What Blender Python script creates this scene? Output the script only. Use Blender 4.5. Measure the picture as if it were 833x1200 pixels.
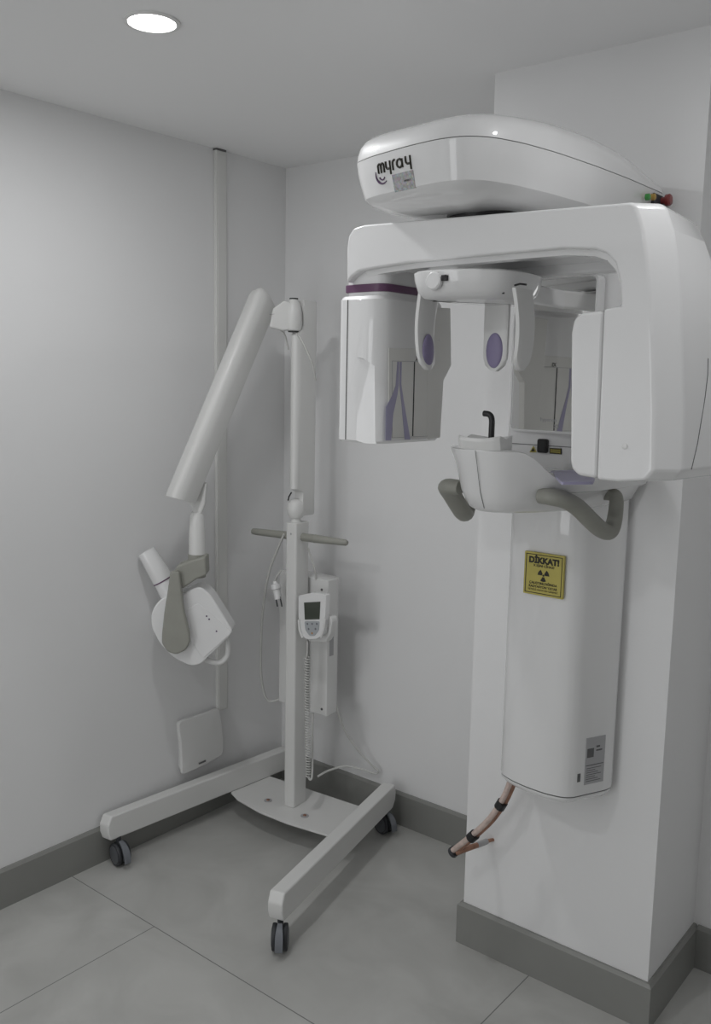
import bpy, bmesh, math, random
from mathutils import Vector, Matrix
C = bpy.context.scene
for o in list(bpy.data.objects): bpy.data.objects.remove(o)
V = Vector; PI = math.pi

# ---------------------------------------------------------------- camera
CAM = V((2.6550, -2.7881, 1.7505)); FPX = 1062.6
YAW, PITCH, ROLL = 0.6809, -0.1429, 0.0186
_fw = V((-math.sin(YAW)*math.cos(PITCH), math.cos(YAW)*math.cos(PITCH), math.sin(PITCH)))
_r0 = V((math.cos(YAW), math.sin(YAW), 0)); _u0 = _r0.cross(_fw)
_rt = math.cos(ROLL)*_r0 + math.sin(ROLL)*_u0
_up = -math.sin(ROLL)*_r0 + math.cos(ROLL)*_u0
cd = bpy.data.cameras.new('camera'); cam = bpy.data.objects.new('camera', cd); C.collection.objects.link(cam)
cam.matrix_world = Matrix(((_rt.x, _up.x, -_fw.x, CAM.x), (_rt.y, _up.y, -_fw.y, CAM.y), (_rt.z, _up.z, -_fw.z, CAM.z), (0, 0, 0, 1)))
cd.sensor_fit = 'VERTICAL'; cd.sensor_height = 36; cd.lens = FPX/1200*36
cd.clip_start = .02
C.camera = cam

# ---------------------------------------------------------------- light and exposure
w = bpy.data.worlds.new('world'); C.world = w; w.use_nodes = True
w.node_tree.nodes['Background'].inputs[0].default_value = (.8, .85, .9, 1)
w.node_tree.nodes['Background'].inputs[1].default_value = .0
C.view_settings.view_transform = 'Standard'; C.view_settings.look = 'None'
C.view_settings.exposure = -.12; C.view_settings.gamma = 1; C.view_settings.use_curve_mapping = False
LAMPS = [(.79, -1.30), (1.1, -2.9), (2.3, -1.15), (2.3, -2.9), (.79, -4.4)]
LAMP_W = {0: 6.0, 1: 7.5, 2: 3.0, 3: .8, 4: 5.0}
ROOM_H = 2.6
for i, (x, y) in enumerate(LAMPS):
    ld = bpy.data.lights.new('downlight_beam', 'AREA'); ld.shape = 'DISK'; ld.size = .12
    ld.energy = LAMP_W[i]; ld.color = (.985, .99, 1); ld.spread = PI
    lo = bpy.data.objects.new('downlight_beam', ld); lo.location = (x, y, ROOM_H-.012); C.collection.objects.link(lo)
# added soft fill light behind the camera, no opening is there
ld = bpy.data.lights.new('soft_fill_light', 'AREA'); ld.shape = 'RECTANGLE'; ld.size = 1.1; ld.size_y = 2.0
ld.energy = 17; ld.color = (.97, .985, 1)
lo = bpy.data.objects.new('soft_fill_light', ld); lo.location = (1.1, -4.92, 1.15); lo.rotation_euler = (PI/2, 0, 0)
C.collection.objects.link(lo)

# ---------------------------------------------------------------- helpers
def ray(px, py):
    return _fw + (px-416.5)/FPX*_rt - (py-600)/FPX*_up
def at(px, py, ax, v):
    d = ray(px, py); t = (v-CAM[ax])/d[ax]; return CAM + t*d
def atp(px, py, p0, n):
    d = ray(px, py); n = V(n); t = (V(p0)-CAM).dot(n)/d.dot(n); return CAM + t*d

def node_mat(name, col, rough=.5, metal=0, coat=0, bump=0, bscale=60, var=0, vscale=4, emit=0, spec=.5):
    m = bpy.data.materials.new(name); m.use_nodes = True; nt = m.node_tree; b = nt.nodes['Principled BSDF']
    b.inputs['Base Color'].default_value = (*col, 1); b.inputs['Roughness'].default_value = rough
    b.inputs['Metallic'].default_value = metal; b.inputs['Coat Weight'].default_value = coat
    b.inputs['Coat Roughness'].default_value = .035; b.inputs['Specular IOR Level'].default_value = spec
    tc = nt.nodes.new('ShaderNodeTexCoord')
    if var:
        n = nt.nodes.new('ShaderNodeTexNoise'); n.inputs['Scale'].default_value = vscale; n.inputs['Detail'].default_value = 5
        nt.links.new(tc.outputs['Object'], n.inputs['Vector'])
        r = nt.nodes.new('ShaderNodeValToRGB')
        r.color_ramp.elements[0].position = .3; r.color_ramp.elements[1].position = .7
        r.color_ramp.elements[0].color = (*[c*(1-var) for c in col], 1); r.color_ramp.elements[1].color = (*[min(1, c*(1+var)) for c in col], 1)
        nt.links.new(n.outputs['Fac'], r.inputs[0]); nt.links.new(r.outputs[0], b.inputs['Base Color'])
    if bump:
        n = nt.nodes.new('ShaderNodeTexNoise'); n.inputs['Scale'].default_value = bscale
        nt.links.new(tc.outputs['Object'], n.inputs['Vector'])
        bp = nt.nodes.new('ShaderNodeBump'); bp.inputs['Strength'].default_value = bump; bp.inputs['Distance'].default_value = .002
        nt.links.new(n.outputs['Fac'], bp.inputs['Height']); nt.links.new(bp.outputs[0], b.inputs['Normal'])
    if emit:
        b.inputs['Emission Color'].default_value = (1, .99, .97, 1); b.inputs['Emission Strength'].default_value = emit
    return m

M = {}
M['wall'] = node_mat('wall_paint', (.82, .82, .82), .75, bump=.12, bscale=90, var=.012, vscale=2)
M['ceil'] = node_mat('ceiling_paint', (.90, .90, .90), .8, bump=.06, bscale=120)
M['base'] = node_mat('baseboard_paint', (.25, .252, .238), .42, var=.04, vscale=3)
M['plastic'] = node_mat('white_glossy_plastic', (.83, .83, .83), .42, coat=1.0, var=.006)
M['plastic2'] = node_mat('white_satin_plastic', (.76, .76, .75), .4, coat=.2, var=.008)
M['enamel'] = node_mat('white_enamel_metal', (.74, .74, .725), .38, coat=.25, var=.01)
M['panel'] = node_mat('pale_beige_panel', (.78, .775, .745), .35, coat=.8)
M['khaki'] = node_mat('grey_beige_rubber', (.32, .32, .285), .5, bump=.05, var=.03, vscale=20)
M['lav'] = node_mat('lavender_rubber', (.27, .235, .38), .5, var=.03, vscale=30)
M['lav2'] = node_mat('pale_lavender_film', (.40, .38, .54), .35)
M['plum'] = node_mat('plum_band', (.13, .055, .12), .4)
M['black'] = node_mat('black_plastic', (.012, .012, .013), .4)
M['seam'] = node_mat('seam_grey', (.12, .12, .12), .6)
M['dark'] = node_mat('dark_grey_rubber', (.035, .037, .042), .55, var=.05)
M['hub'] = node_mat('blue_grey_plastic', (.17, .18, .20), .45)
M['hub2'] = node_mat('wheel_hub_plastic', (.10, .105, .115), .45)
M['steel'] = node_mat('brushed_steel', (.5, .5, .5), .3, metal=1)
M['mirror'] = node_mat('mirror_glass', (.93, .93, .92), .02, metal=1)
M['screen'] = node_mat('lcd_screen', (.055, .065, .05), .2, coat=.5)
M['grey'] = node_mat('pale_grey_keypad', (.42, .44, .46), .5)
M['orange'] = node_mat('orange_key', (.5, .25, .08), .5)
M['cable'] = node_mat('white_cable_sheath', (.62, .62, .60), .45)
M['trunk'] = node_mat('trunking_plastic', (.72, .72, .70), .5)
M['yellow'] = node_mat('yellow_sign', (.50, .43, .10), .45, var=.08, vscale=12)
M['ink'] = node_mat('black_ink', (.02, .018, .01), .6)
M['copper'] = node_mat('copper_foil', (.36, .20, .14), .38, metal=.5, var=.2, vscale=60)
M['pink'] = node_mat('pale_pink_foil', (.62, .50, .45), .4, metal=.2, var=.15, vscale=60)
M['red'] = node_mat('red_button', (.22, .03, .03), .3, coat=.5)
M['green'] = node_mat('green_button', (.05, .30, .06), .35, coat=.4)
M['amber'] = node_mat('amber_button', (.45, .28, .05), .35, coat=.4)
M['label'] = node_mat('silver_label', (.42, .42, .43), .4)
M['holo'] = node_mat('hologram_sticker', (.42, .44, .43), .25, metal=.4, var=.45, vscale=180)
M['lamp'] = node_mat('lit_diffuser', (.9, .9, .9), .5, emit=7)
M['violet'] = node_mat('violet_ink', (.10, .05, .12), .5)
def holo(m):
    nt = m.node_tree; b = nt.nodes['Principled BSDF']; tc = nt.nodes.new('ShaderNodeTexCoord'); n = nt.nodes.new('ShaderNodeTexNoise'); n.inputs['Scale'].default_value = 150
    nt.links.new(tc.outputs['Object'], n.inputs['Vector']); h = nt.nodes.new('ShaderNodeHueSaturation'); h.inputs['Saturation'].default_value = .45; h.inputs['Value'].default_value = .85
    nt.links.new(n.outputs['Color'], h.inputs['Color']); nt.links.new(h.outputs[0], b.inputs['Base Color'])
holo(M['holo'])
# floor tiles: large matt stoneware with thin joints
def floor_mat():
    m = bpy.data.materials.new('stoneware_tiles'); m.use_nodes = True; nt = m.node_tree; L = nt.links.new; N = nt.nodes.new
    b = nt.nodes['Principled BSDF']; b.inputs['Roughness'].default_value = .42
    geo = N('ShaderNodeNewGeometry'); sp = N('ShaderNodeSeparateXYZ'); L(geo.outputs['Position'], sp.inputs[0])
    def mth(op, a, c=None, d=None):
        n = N('ShaderNodeMath'); n.operation = op
        for i, v in enumerate((a, c, d)):
            if v is None: continue
            if isinstance(v, (int, float)): n.inputs[i].default_value = v
            else: L(v, n.inputs[i])
        return n.outputs[0]
    x, y = sp.outputs[0], sp.outputs[1]
    # rows run along x with joints at y = -1.085 + k*1.2
    yy = mth('DIVIDE', mth('ADD', y, 1.082+12), 1.2)
    fy = mth('FRACT', yy); row = mth('FLOOR', yy)
    par = mth('SUBTRACT', 1.0, mth('MODULO', row, 2.0))
    xo = mth('ADD', mth('MULTIPLY', par, .56), x)      # row offset
    fx = mth('FRACT', mth('DIVIDE', mth('ADD', xo, 16.0-.47), 1.6))
    gy = mth('MULTIPLY', mth('MINIMUM', fy, mth('SUBTRACT', 1.0, fy)), 1.2)
    gx = mth('MULTIPLY', mth('MINIMUM', fx, mth('SUBTRACT', 1.0, fx)), 1.6)
    g = mth('LESS_THAN', mth('MINIMUM', gx, gy), .0016)
    n1 = N('ShaderNodeTexNoise'); n1.inputs['Scale'].default_value = 3.2; n1.inputs['Detail'].default_value = 8; n1.inputs['Distortion'].default_value = 1.2
    L(geo.outputs['Position'], n1.inputs['Vector'])
    r = N('ShaderNodeValToRGB'); r.color_ramp.elements[0].position = .32; r.color_ramp.elements[1].position = .7
    r.color_ramp.elements[0].color = (.43, .43, .412, 1); r.color_ramp.elements[1].color = (.53, .53, .51, 1)
    L(n1.outputs['Fac'], r.inputs[0])
    mx = N('ShaderNodeMix'); mx.data_type = 'RGBA'; L(g, mx.inputs[0]); L(r.outputs[0], mx.inputs[6]); mx.inputs[7].default_value = (.17, .17, .165, 1)
    L(mx.outputs[2], b.inputs['Base Color'])
    bp = N('ShaderNodeBump'); bp.inputs['Strength'].default_value = .4; bp.inputs['Distance'].default_value = .001; bp.invert = True
    L(g, bp.inputs['Height']); L(bp.outputs[0], b.inputs['Normal'])
    return m
M['floor'] = floor_mat()

def fin(bm, name, mat, parent=None, bev=0, seg=3, ang=35, smooth=True, kind=None):
    bmesh.ops.recalc_face_normals(bm, faces=bm.faces)
    me = bpy.data.meshes.new(name); bm.to_mesh(me); bm.free()
    o = bpy.data.objects.new(name, me); C.collection.objects.link(o)
    me.materials.append(M[mat])
    if smooth:
        me.shade_smooth()
        if not bev: me.set_sharp_from_angle(angle=math.radians(ang))
    if bev:
        b = o.modifiers.new('bevel', 'BEVEL'); b.width = bev; b.segments = seg; b.limit_method = 'ANGLE'; b.angle_limit = math.radians(ang)
        b.harden_normals = True
    if parent is not None: adopt(o, parent)
    if kind: o['kind'] = kind
    return o
def adopt(o, parent):
    o.parent = parent
    pw = Matrix.Identity(4)
    p = parent
    while p is not None:
        pw = p.matrix_basis @ pw if p.parent is None else (p.matrix_parent_inverse @ p.matrix_basis) @ pw
        p = p.parent
    o.matrix_parent_inverse = pw.inverted()
def thing(name, label, cat, loc, group=None):
    o = bpy.data.objects.new(name, None); C.collection.objects.link(o); o.location = loc
    o.empty_display_size = .1
    o['label'] = label; o['category'] = cat
    if group: o['group'] = group
    return o
def box(name, lo, hi, mat, parent=None, bev=0, seg=3, kind=None, mtx=None):
    bm = bmesh.new(); bmesh.ops.create_cube(bm, size=1)
    lo, hi = V(lo), V(hi)
    for v in bm.verts: v.co = V(((v.co.x+.5)*(hi.x-lo.x)+lo.x, (v.co.y+.5)*(hi.y-lo.y)+lo.y, (v.co.z+.5)*(hi.z-lo.z)+lo.z))
    if mtx is not None: bmesh.ops.transform(bm, matrix=mtx, verts=bm.verts)
    return fin(bm, name, mat, parent, bev, seg, kind=kind, smooth=bool(bev))
def frame(o, x, y, z):
    o, x, y, z = V(o), V(x).normalized(), V(y).normalized(), V(z).normalized()
    return Matrix(((x.x, y.x, z.x, o.x), (x.y, y.y, z.y, o.y), (x.z, y.z, z.z, o.z), (0, 0, 0, 1)))
def add_loft(bm, rings, cap=True, closed=True):
    R = [[bm.verts.new(V(p)) for p in r] for r in rings]
    n = len(R[0])
    for a, b in zip(R, R[1:]):
        for i in range(n if closed else n-1):
            j = (i+1) % n
            bm.faces.new((a[i], a[j], b[j], b[i]))
    if cap:
        bm.faces.new(R[0][::-1]); bm.faces.new(R[-1])
    return R
def loft(name, rings, mat, parent=None, bev=0, seg=3, ang=35, cap=True, kind=None):
    bm = bmesh.new(); add_loft(bm, rings, cap); return fin(bm, name, mat, parent, bev, seg, ang, kind=kind)
def prism(name, pts, off, mat, parent=None, bev=0, seg=3, ang=35, kind=None):
    """closed outline of 3-D points pushed along the vector off"""
    off = V(off); return loft(name, [[V(p) for p in pts], [V(p)+off for p in pts]], mat, parent, bev, seg, ang, kind=kind)
def smoothpoly(pts, it=2, closed=True):
    """Chaikin corner cutting"""
    pts = [V(p) for p in pts]
    for _ in range(it):
        out = []; n = len(pts)
        rng = range(n) if closed else range(n-1)
        if not closed: out.append(pts[0])
        for i in rng:
            a, b = pts[i], pts[(i+1) % n]
            out += [a*.75+b*.25, a*.25+b*.75]
        if not closed: out.append(pts[-1])
        pts = out
    return pts
def roundpoly(pts, r, n=5):
    """outline with its corners rounded; pts = points (optionally (p, r))"""
    P = [(V(p[0]), p[1]) if isinstance(p, tuple) and len(p) == 2 and hasattr(p[0], '__len__') else (V(p), r) for p in pts]
    out = []; k = len(P)
    for i in range(k):
        a, b, c = P[i-1][0], P[i][0], P[(i+1) % k][0]; rr = P[i][1]
        if rr <= 0: out.append(b); continue
        d1 = (a-b); d2 = (c-b); l = min(rr, d1.length*.49, d2.length*.49)
        p0 = b+d1.normalized()*l; p1 = b+d2.normalized()*l
        for s in range(n+1):
            t = s/n; out.append(p0*(1-t)**2 + b*2*t*(1-t) + p1*t*t)
    return out
def spline(pts, n=6):
    pts = [V(p) for p in pts]; P = [pts[0]*2-pts[1]] + pts + [pts[-1]*2-pts[-2]]
    out = []
    for i in range(1, len(P)-2):
        a, b, c, d = P[i-1:i+3]
        for s in range(n):
            t = s/n
            out.append(.5*((2*b)+(c-a)*t+(2*a-5*b+4*c-d)*t*t+(3*b-a-3*c+d)*t**3))
    out.append(pts[-1]); return out
def add_tube(bm, path, rad, n=10, flat=1.0, cap=True):
    path = [V(p) for p in path]; k = len(path)
    rad = rad if hasattr(rad, '__len__') else [rad]*k
    if len(rad) != k:
        rr = rad; rad = [rr[min(len(rr)-1, int(i/(k-1)*(len(rr)-1)))]*(1-(i/(k-1)*(len(rr)-1) % 1)) + rr[min(len(rr)-1, int(i/(k-1)*(len(rr)-1))+1)]*(i/(k-1)*(len(rr)-1) % 1) for i in range(k)]
    rings = []; nrm = None
    for i, p in enumerate(path):
        t = (path[min(i+1, k-1)]-path[max(i-1, 0)]).normalized()
        if nrm is None:
            nrm = t.cross(V((0, 0, 1)))
            if nrm.length < .1: nrm = t.cross(V((1, 0, 0)))
        nrm = (nrm - t*nrm.dot(t)).normalized(); bn = t.cross(nrm)
        rings.append([p + rad[i]*(math.cos(a)*nrm + math.sin(a)*bn*flat) for a in [2*PI*j/n for j in range(n)]])
    add_loft(bm, rings, cap)
def tube(name, path, rad, mat, parent=None, n=12, flat=1.0, ang=50):
    bm = bmesh.new(); add_tube(bm, path, rad, n, flat); return fin(bm, name, mat, parent, ang=ang)
def add_lathe(bm, p0, ax, prof, n=24, u=None):
    """prof: list of (distance along the axis, radius)"""
    p0 = V(p0); ax = V(ax).normalized(); a = ax.cross(V((0, 0, 1)))
    if a.length < .05: a = V((1, 0, 0))
    a.normalize(); b = ax.cross(a)
    add_loft(bm, [[p0+ax*h+max(r, 1e-4)*(math.cos(t)*a+math.sin(t)*b) for t in [2*PI*j/n for j in range(n)]] for h, r in prof])
def lathe(name, p0, ax, prof, mat, parent=None, n=24, ang=35):
    bm = bmesh.new(); add_lathe(bm, p0, ax, prof, n); return fin(bm, name, mat, parent, ang=ang)
def inset2(pts, d):
    """plan outline (x,y) moved inwards by d (towards its own inside)"""
    n = len(pts); A = sum(pts[i][0]*pts[(i+1) % n][1]-pts[(i+1) % n][0]*pts[i][1] for i in range(n)); s = 1 if A > 0 else -1
    out = []
    for i in range(n):
        a, b, c = V(pts[i-1]), V(pts[i]), V(pts[(i+1) % n])
        e = ((b-a).normalized()+(c-b).normalized()); e.normalize()
        out.append((b.x - e.y*s*d, b.y + e.x*s*d))
    return out
def insS(pts, d, x0, y0, y1):
    """plan outline moved by d towards a spine on x = x0 between y0 and y1"""
    out = []
    for p in pts:
        q = V((x0, max(y0, min(y1, p[1])))); v = q - V((p[0], p[1])); out.append((p[0]+v.x/v.length*d, p[1]+v.y/v.length*d))
    return out
def ring(pts, z): return [V((p[0], p[1], z)) for p in pts]
def text(name, s, size, mtx, mat, parent=None, depth=.0004, bold=0, align='CENTER', space=1.0):
    cu = bpy.data.curves.new(name, 'FONT'); cu.body = s; cu.size = size; cu.extrude = depth; cu.offset = bold; cu.space_character = space
    cu.align_x = align; cu.align_y = 'CENTER'; cu.resolution_u = 4
    t = bpy.data.objects.new(name+'_curve', cu); C.collection.objects.link(t)
    bpy.context.view_layer.update()
    me = bpy.data.meshes.new_from_object(t.evaluated_get(bpy.context.evaluated_depsgraph_get()))
    bpy.data.objects.remove(t); me.transform(mtx); me.name = name
    me.materials.clear(); me.materials.append(M[mat])
    o = bpy.data.objects.new(name, me); C.collection.objects.link(o)
    if parent is not None: adopt(o, parent)
    return o

# ================================================================ THE ROOM
H = ROOM_H; XR = 3.75; YB = -5.0
PX0, PX1, PD, RD = 1.2668, 1.8605, .4964, .1305       # pillar left, right, front; recess wall
HB, TB = .135, .015
def S(name, lo, hi, mat, bev=0): return box(name, lo, hi, mat, None, bev, kind='structure')
S('floor', (-.2, YB-.2, -.1), (XR+.2, .2, 0), 'floor')
S('ceiling', (-.2, YB-.2, H), (XR+.2, .2, H+.1), 'ceil')
S('wall_left', (-.2, YB-.2, 0), (0, .2, H), 'wall')
S('wall_back', (0, 0, 0), (PX0, .2, H), 'wall')
S('wall_pillar', (PX0, -PD, 0), (PX1, .2, H), 'wall')
S('wall_recess', (PX1, -RD, 0), (XR, .2, H), 'wall')
S('wall_right', (XR, YB-.2, 0), (XR+.2, .2, H), 'wall')
S('wall_front', (0, YB-.2, 0), (XR, YB, H), 'wall')
def baseboard(name, a, b, nrm, z1=HB):
    """board from a to b along the wall foot, its top edge chamfered"""
    a, b, n = V((*a, 0)), V((*b, 0)), V((*nrm, 0))
    prof = [(0, 0), (TB, 0), (TB, z1-.009), (TB-.007, z1), (0, z1)]
    loft(name, [[p + n*d + V((0, 0, z)) for d, z in prof] for p in (a, b)], 'base', kind='structure', ang=20)
baseboard('baseboard_left', (0, YB), (0, 0), (1, 0))
baseboard('baseboard_back', (TB, 0), (PX0, 0), (0, -1))
# pillar skirting wraps three sides
pr = [(0, 0), (TB, 0), (TB, HB-.009), (TB-.007, HB), (0, HB)]
rg = []
for (x, y, dx, dy) in ((PX0, -TB, -1, 0), (PX0, -PD, -1, -1), (PX1, -PD, 1, -1), (PX1, -RD, 1, 0)):
    rg.append([V((x+dx*d, y+dy*d, z)) for d, z in pr])
loft('baseboard_pillar', rg, 'base', kind='structure', ang=20)
baseboard('baseboard_recess', (PX1+TB, -RD), (XR, -RD), (0, -1))
baseboard('baseboard_right', (XR, -RD-TB), (XR, YB), (-1, 0))

# ceiling downlights
for i, (x, y) in enumerate(LAMPS):
    t = thing('ceiling_light', ['round recessed ceiling downlight, lit, in view near the left wall', 'round recessed ceiling downlight further along the left wall, nearer the front wall', 'round recessed ceiling downlight to the right of the pillar machine',
        'round recessed ceiling downlight at the right, nearest the viewer', 'round recessed ceiling downlight at the far end by the front wall'][i], 'ceiling light', (x, y, H), 'recessed ceiling downlights')
    lathe('trim_ring', (x, y, H), (0, 0, -1), [(0, .068), (.004, .068), (.0055, .064), (.005, .058), (0, .057)], 'plastic2', t, 40)
    lathe('diffuser', (x, y, H), (0, 0, -1), [(0, .057), (.002, .056), (.0022, .001)], 'lamp', t, 40)

# cable trunking on the left wall, blank cover plate at its foot
t = thing('cable_trunking', 'slim off-white vertical cable trunking on left wall running from cover plate to ceiling', 'cable trunking', (0, -.363, .42))
prism('channel', roundpoly([(0, -.392, .415), (.016, -.392, .415), (.016, -.338, .415), (0, -.338, .415)], .003), (0, 0, H-.415-.004), 'trunk', t)
box('lid', (.016, -.386, .42), (.0185, -.344, H-.02), 'trunk', t, .001)
box('end_cap', (0, -.393, H-.007), (.020, -.345, H-.001), 'seam', t)

cv = thing('wall_cover_plate', 'square off-white blank cover plate low on left wall below the trunking', 'cover plate', (0, -.47, .31))
P4 = [at(209, 846, 0, .03), at(233, 838.5, 0, .03), at(257, 829.5, 0, .03), at(262, 857, 0, .03), at(262, 884, 0, .03), at(238, 898, 0, .03), at(213, 909, 0, .03), at(213, 878, 0, .03)]
P4 = [V((0, p.y, p.z)) for p in P4]
ctr = sum(P4, V())/8
out = roundpoly([(p, .02 if i % 2 == 0 else .05) for i, p in enumerate(P4)], .02, 4)
loft('backing_box', [[ctr+(p-ctr)*.9 for p in out], [ctr+(p-ctr)*.9+V((.02, 0, 0)) for p in out]], 'plastic2', cv)
def bow(p): u = (p-ctr); return .0
loft('face_plate', [[p+V((.02, 0, 0)) for p in out], [p+V((.026, 0, 0)) for p in out], [ctr+(p-ctr)*.97+V((.030, 0, 0)) for p in out], [ctr+(p-ctr)*.6+V((.034, 0, 0)) for p in out], [ctr+(p-ctr)*.1+V((.035, 0, 0)) for p in out]], 'plastic2', cv, ang=30)
bd = [at(233, 894, 0, .034), at(241, 890.5, 0, .034), at(241, 892.3, 0, .034), at(233, 895.8, 0, .034)]
prism('badge', bd, (.0015, 0, 0), 'seam', cv)

# ================================================================ PANORAMIC X-RAY MACHINE
AX, AY = 1.58, -1.0
pano = thing('panoramic_xray_machine', 'large white wall-mounted dental panoramic x-ray machine with rotating C-arm on the pillar', 'x-ray machine', (AX, -PD, .67))
# --- column
colp = [(1.452, -.512), (1.448, -.60), (1.456, -.645), (1.50, -.668), (1.56, -.680), (1.62, -.682), (1.664, -.672), (1.684, -.655), (1.735, -.545), (1.735, -.512)]
colo = []
colo = roundpoly([V((*p, 0)) for p in colp], .02, 3); colo = [(p.x, p.y) for p in colo]
zt = 2.10
loft('column', [ring(inset2(colo, .001), .672), ring(colo, .676), ring(colo, zt)], 'plastic', pano, ang=25)
loft('column_foot', [ring(inset2(colo, .03), .645), ring(inset2(colo, .012), .652), ring(inset2(colo, .002), .664), ring(inset2(colo, .002), .668)], 'plastic', pano, ang=40)
loft('seam', [ring(inset2(colo, .004), .668), ring(inset2(colo, .004), .672)], 'seam', pano)
box('shadow_gap_plate', (1.475, -.512, .69), (1.715, -.4965, 2.08), 'seam', pano)  # back plate, dark grey to give the shadow line between column and pillar
# rating label on the column's slanting right side
a = V((1.684, -.655, 0)); b = V((1.735, -.545, 0)); d = (b-a).normalized(); nn = V((-d.y*-1, -d.x, 0)); nn = V((d.y, -d.x, 0))
lab = box('rating_label', (.035, 0, .70), (.100, .0012, .83), 'label', pano, mtx=frame(a, d, nn, (0, 0, 1)))
lab['label'] = 'silver rating label'
Mx = frame(a + nn*.0012, d, nn, (0, 0, 1))
for (u0, z0, u1, z1) in ((.040, .775, .062, .80), (.070, .80, .082, .805), (.070, .79, .09, .794), (.038, .752, .097, .754)):
    box('printed_block', (u0, 0, z0), (u1, .0005, z1), 'seam', lab, mtx=Mx)
for k in range(7):
    box('printed_line', (.04, 0, .708+k*.006), (.09-.01*(k % 3), .0005, .7095+k*.006), 'seam', lab, mtx=Mx)
box('small_mark', (.012, 0, .712), (.022, .0007, .735), 'seam', pano, mtx=frame(a, d, nn, (0, 0, 1)))

# --- carriage behind the chin rest, with the mirror
car = [(1.425, -.50), (1.432, -.62), (1.462, -.690), (1.50, -.702), (1.68, -.702), (1.735, -.690), (1.775, -.60), (1.78, -.50)]
caro = [(p.x, p.y) for p in roundpoly([V((*p, 0)) for p in car], .03, 3)]
loft('carriage', [ring(inset2(caro, .01), 1.50), ring(caro, 1.51), ring(caro, 2.04), ring(inset2(caro, .015), 2.065)], 'plastic', pano, ang=25)
MT = math.radians(-0)
y0 = -.7035
mz0, mz1 = 1.632, 2.012
mx0, mx1 = 1.476, 1.715
fr = roundpoly([V((mx0, y0, mz0)), V((mx1, y0, mz0)), V((mx1, y0, mz1)), V((mx0, y0, mz1))], .016, 4)
mi = [V((mx0+mx1, 0, mz0+mz1))*.5 + V((0, y0, 0)) for _ in fr]
cen = V(((mx0+mx1)/2, y0, (mz0+mz1)/2))
def shr(p, d): q = p-cen; return cen + V((q.x*(1-d/.12), 0, q.z*(1-d/.17)))
MY = math.tan(math.radians(8))
def wy(p, o): return V((p.x, y0 + .002 - (p.x-mx0)*MY - o, p.z))
bm = bmesh.new(); add_loft(bm, [[V((p.x, y0+.004, p.z)) for p in fr], [wy(p, .005) for p in fr], [wy(shr(p, .004), .006) for p in fr], [wy(shr(p, .006), .002) for p in fr]], cap=False)
fin(bm, 'mirror_frame', 'plastic', pano)
mo = bmesh.new(); add_loft(mo, [[wy(shr(p, .005), 0) for p in fr], [wy(shr(p, .005), .0035) for p in fr]])
mir = fin(mo, 'mirror', 'mirror', pano, smooth=False)
mir['label'] = 'rectangular patient mirror'
q_ = at(642, 492, 1, y0-.02); text('mirror_lettering', 'hyperion', .0135, frame(wy(q_, .0038), (1, -MY, 0), (0, 0, 1), (-MY, -1, 0)), 'label', mir, .0002)
q_ = at(652, 500, 1, y0-.02); text('mirror_lettering', 'X5', .013, frame(wy(q_, .0038), (1, -MY, 0), (0, 0, 1), (-MY, -1, 0)), 'label', mir, .0002)
# parting line, square lens and stickers under the mirror
zl = at(600, 520, 1, -.703).z
box('parting_line', (1.47, -.7032, zl), (1.73, -.70, zl+.0015), 'seam', pano)
a0, a1 = at(631, 514, 1, -.705), at(642, 531, 1, -.705)
box('light_window', (a0.x, -.715, a1.z), (a1.x, -.70, a0.z), 'black', pano, .005)
tri = [at(620.5, 530, 1, -.704), at(629, 530, 1, -.704), at(625, 522.5, 1, -.704)]
st = prism('warning_triangle', tri, (0, -.0012, 0), 'yellow', pano)
st['label'] = 'small yellow and black warning triangle'
tc_ = sum(tri, V())/3
prism('triangle_symbol', [tc_+(p-tc_)*.55-V((0, .0012, 0)) for p in tri], (0, -.0005, 0), 'ink', st)
q = [at(644, 525, 1, -.704), at(658, 525.5, 1, -.704), at(658, 532.5, 1, -.704), at(644, 531.5, 1, -.704)]
st = prism('laser_label', q, (0, -.0012, 0), 'ink', pano)
qc = sum(q, V())/4
prism('label_face', [qc+(p-qc)*.82-V((0, .0012, 0)) for p in q], (0, -.0004, 0), 'yellow', st)
for k in (-.4, 0, .4):
    c_ = qc + V((0, -.0017, k*.012)); box('printed_line', (c_.x-.012, c_.y-.0003, c_.z-.0008), (c_.x+.012, c_.y, c_.z+.0008), 'ink', st)

# --- chin-rest console (a rounded nose that stands out from the carriage)
half = [(0, -1.035), (.05, -1.028), (.095, -.995), (.125, -.945), (.152, -.885), (.185, -.815), (.205, -.74), (.212, -.64), (.212, -.505)]
conp = [(AX+x, y) for x, y in half[::1]][::-1] + [(AX-x, y) for x, y in half[1:]]
conp = [(p.x, p.y) for p in roundpoly([V((*p, 0)) for p in conp], .03, 3)]
def sst(a, b, v): t = max(0, min(1, (v-a)/(b-a))); return t*t*(3-2*t)
def topz(x, y):     # the top drops to the keypad wing, sooner on the right
    k = sst(AX-.02, AX+.09, x); return 1.604-.062*(sst(-.97, -.81, y)*(1-k)+sst(-1.0, -.90, y)*k)
def insY(pts, d, zf): return [V((x, y, zf(x, y))) for x, y in insS(pts, d, AX, -.90, -.50)]
full = []
full.append(insY(conp, .075, lambda x, y: 1.455))
full.append(insY(conp, .062, lambda x, y: 1.456))
full.append(insY(conp, .048, lambda x, y: 1.464))
full.append(insY(conp, .028, lambda x, y: 1.502))
full.append(insY(conp, .012, lambda x, y: topz(x, y)-.035))
full.append(insY(conp, .001, lambda x, y: topz(x, y)-.008))
full.append(insY(conp, .000, lambda x, y: topz(x, y)-.003))
full.append(insY(conp, .004, lambda x, y: topz(x, y)))
full.append(insY(conp, .018, lambda x, y: topz(x, y)+.002))
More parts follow.
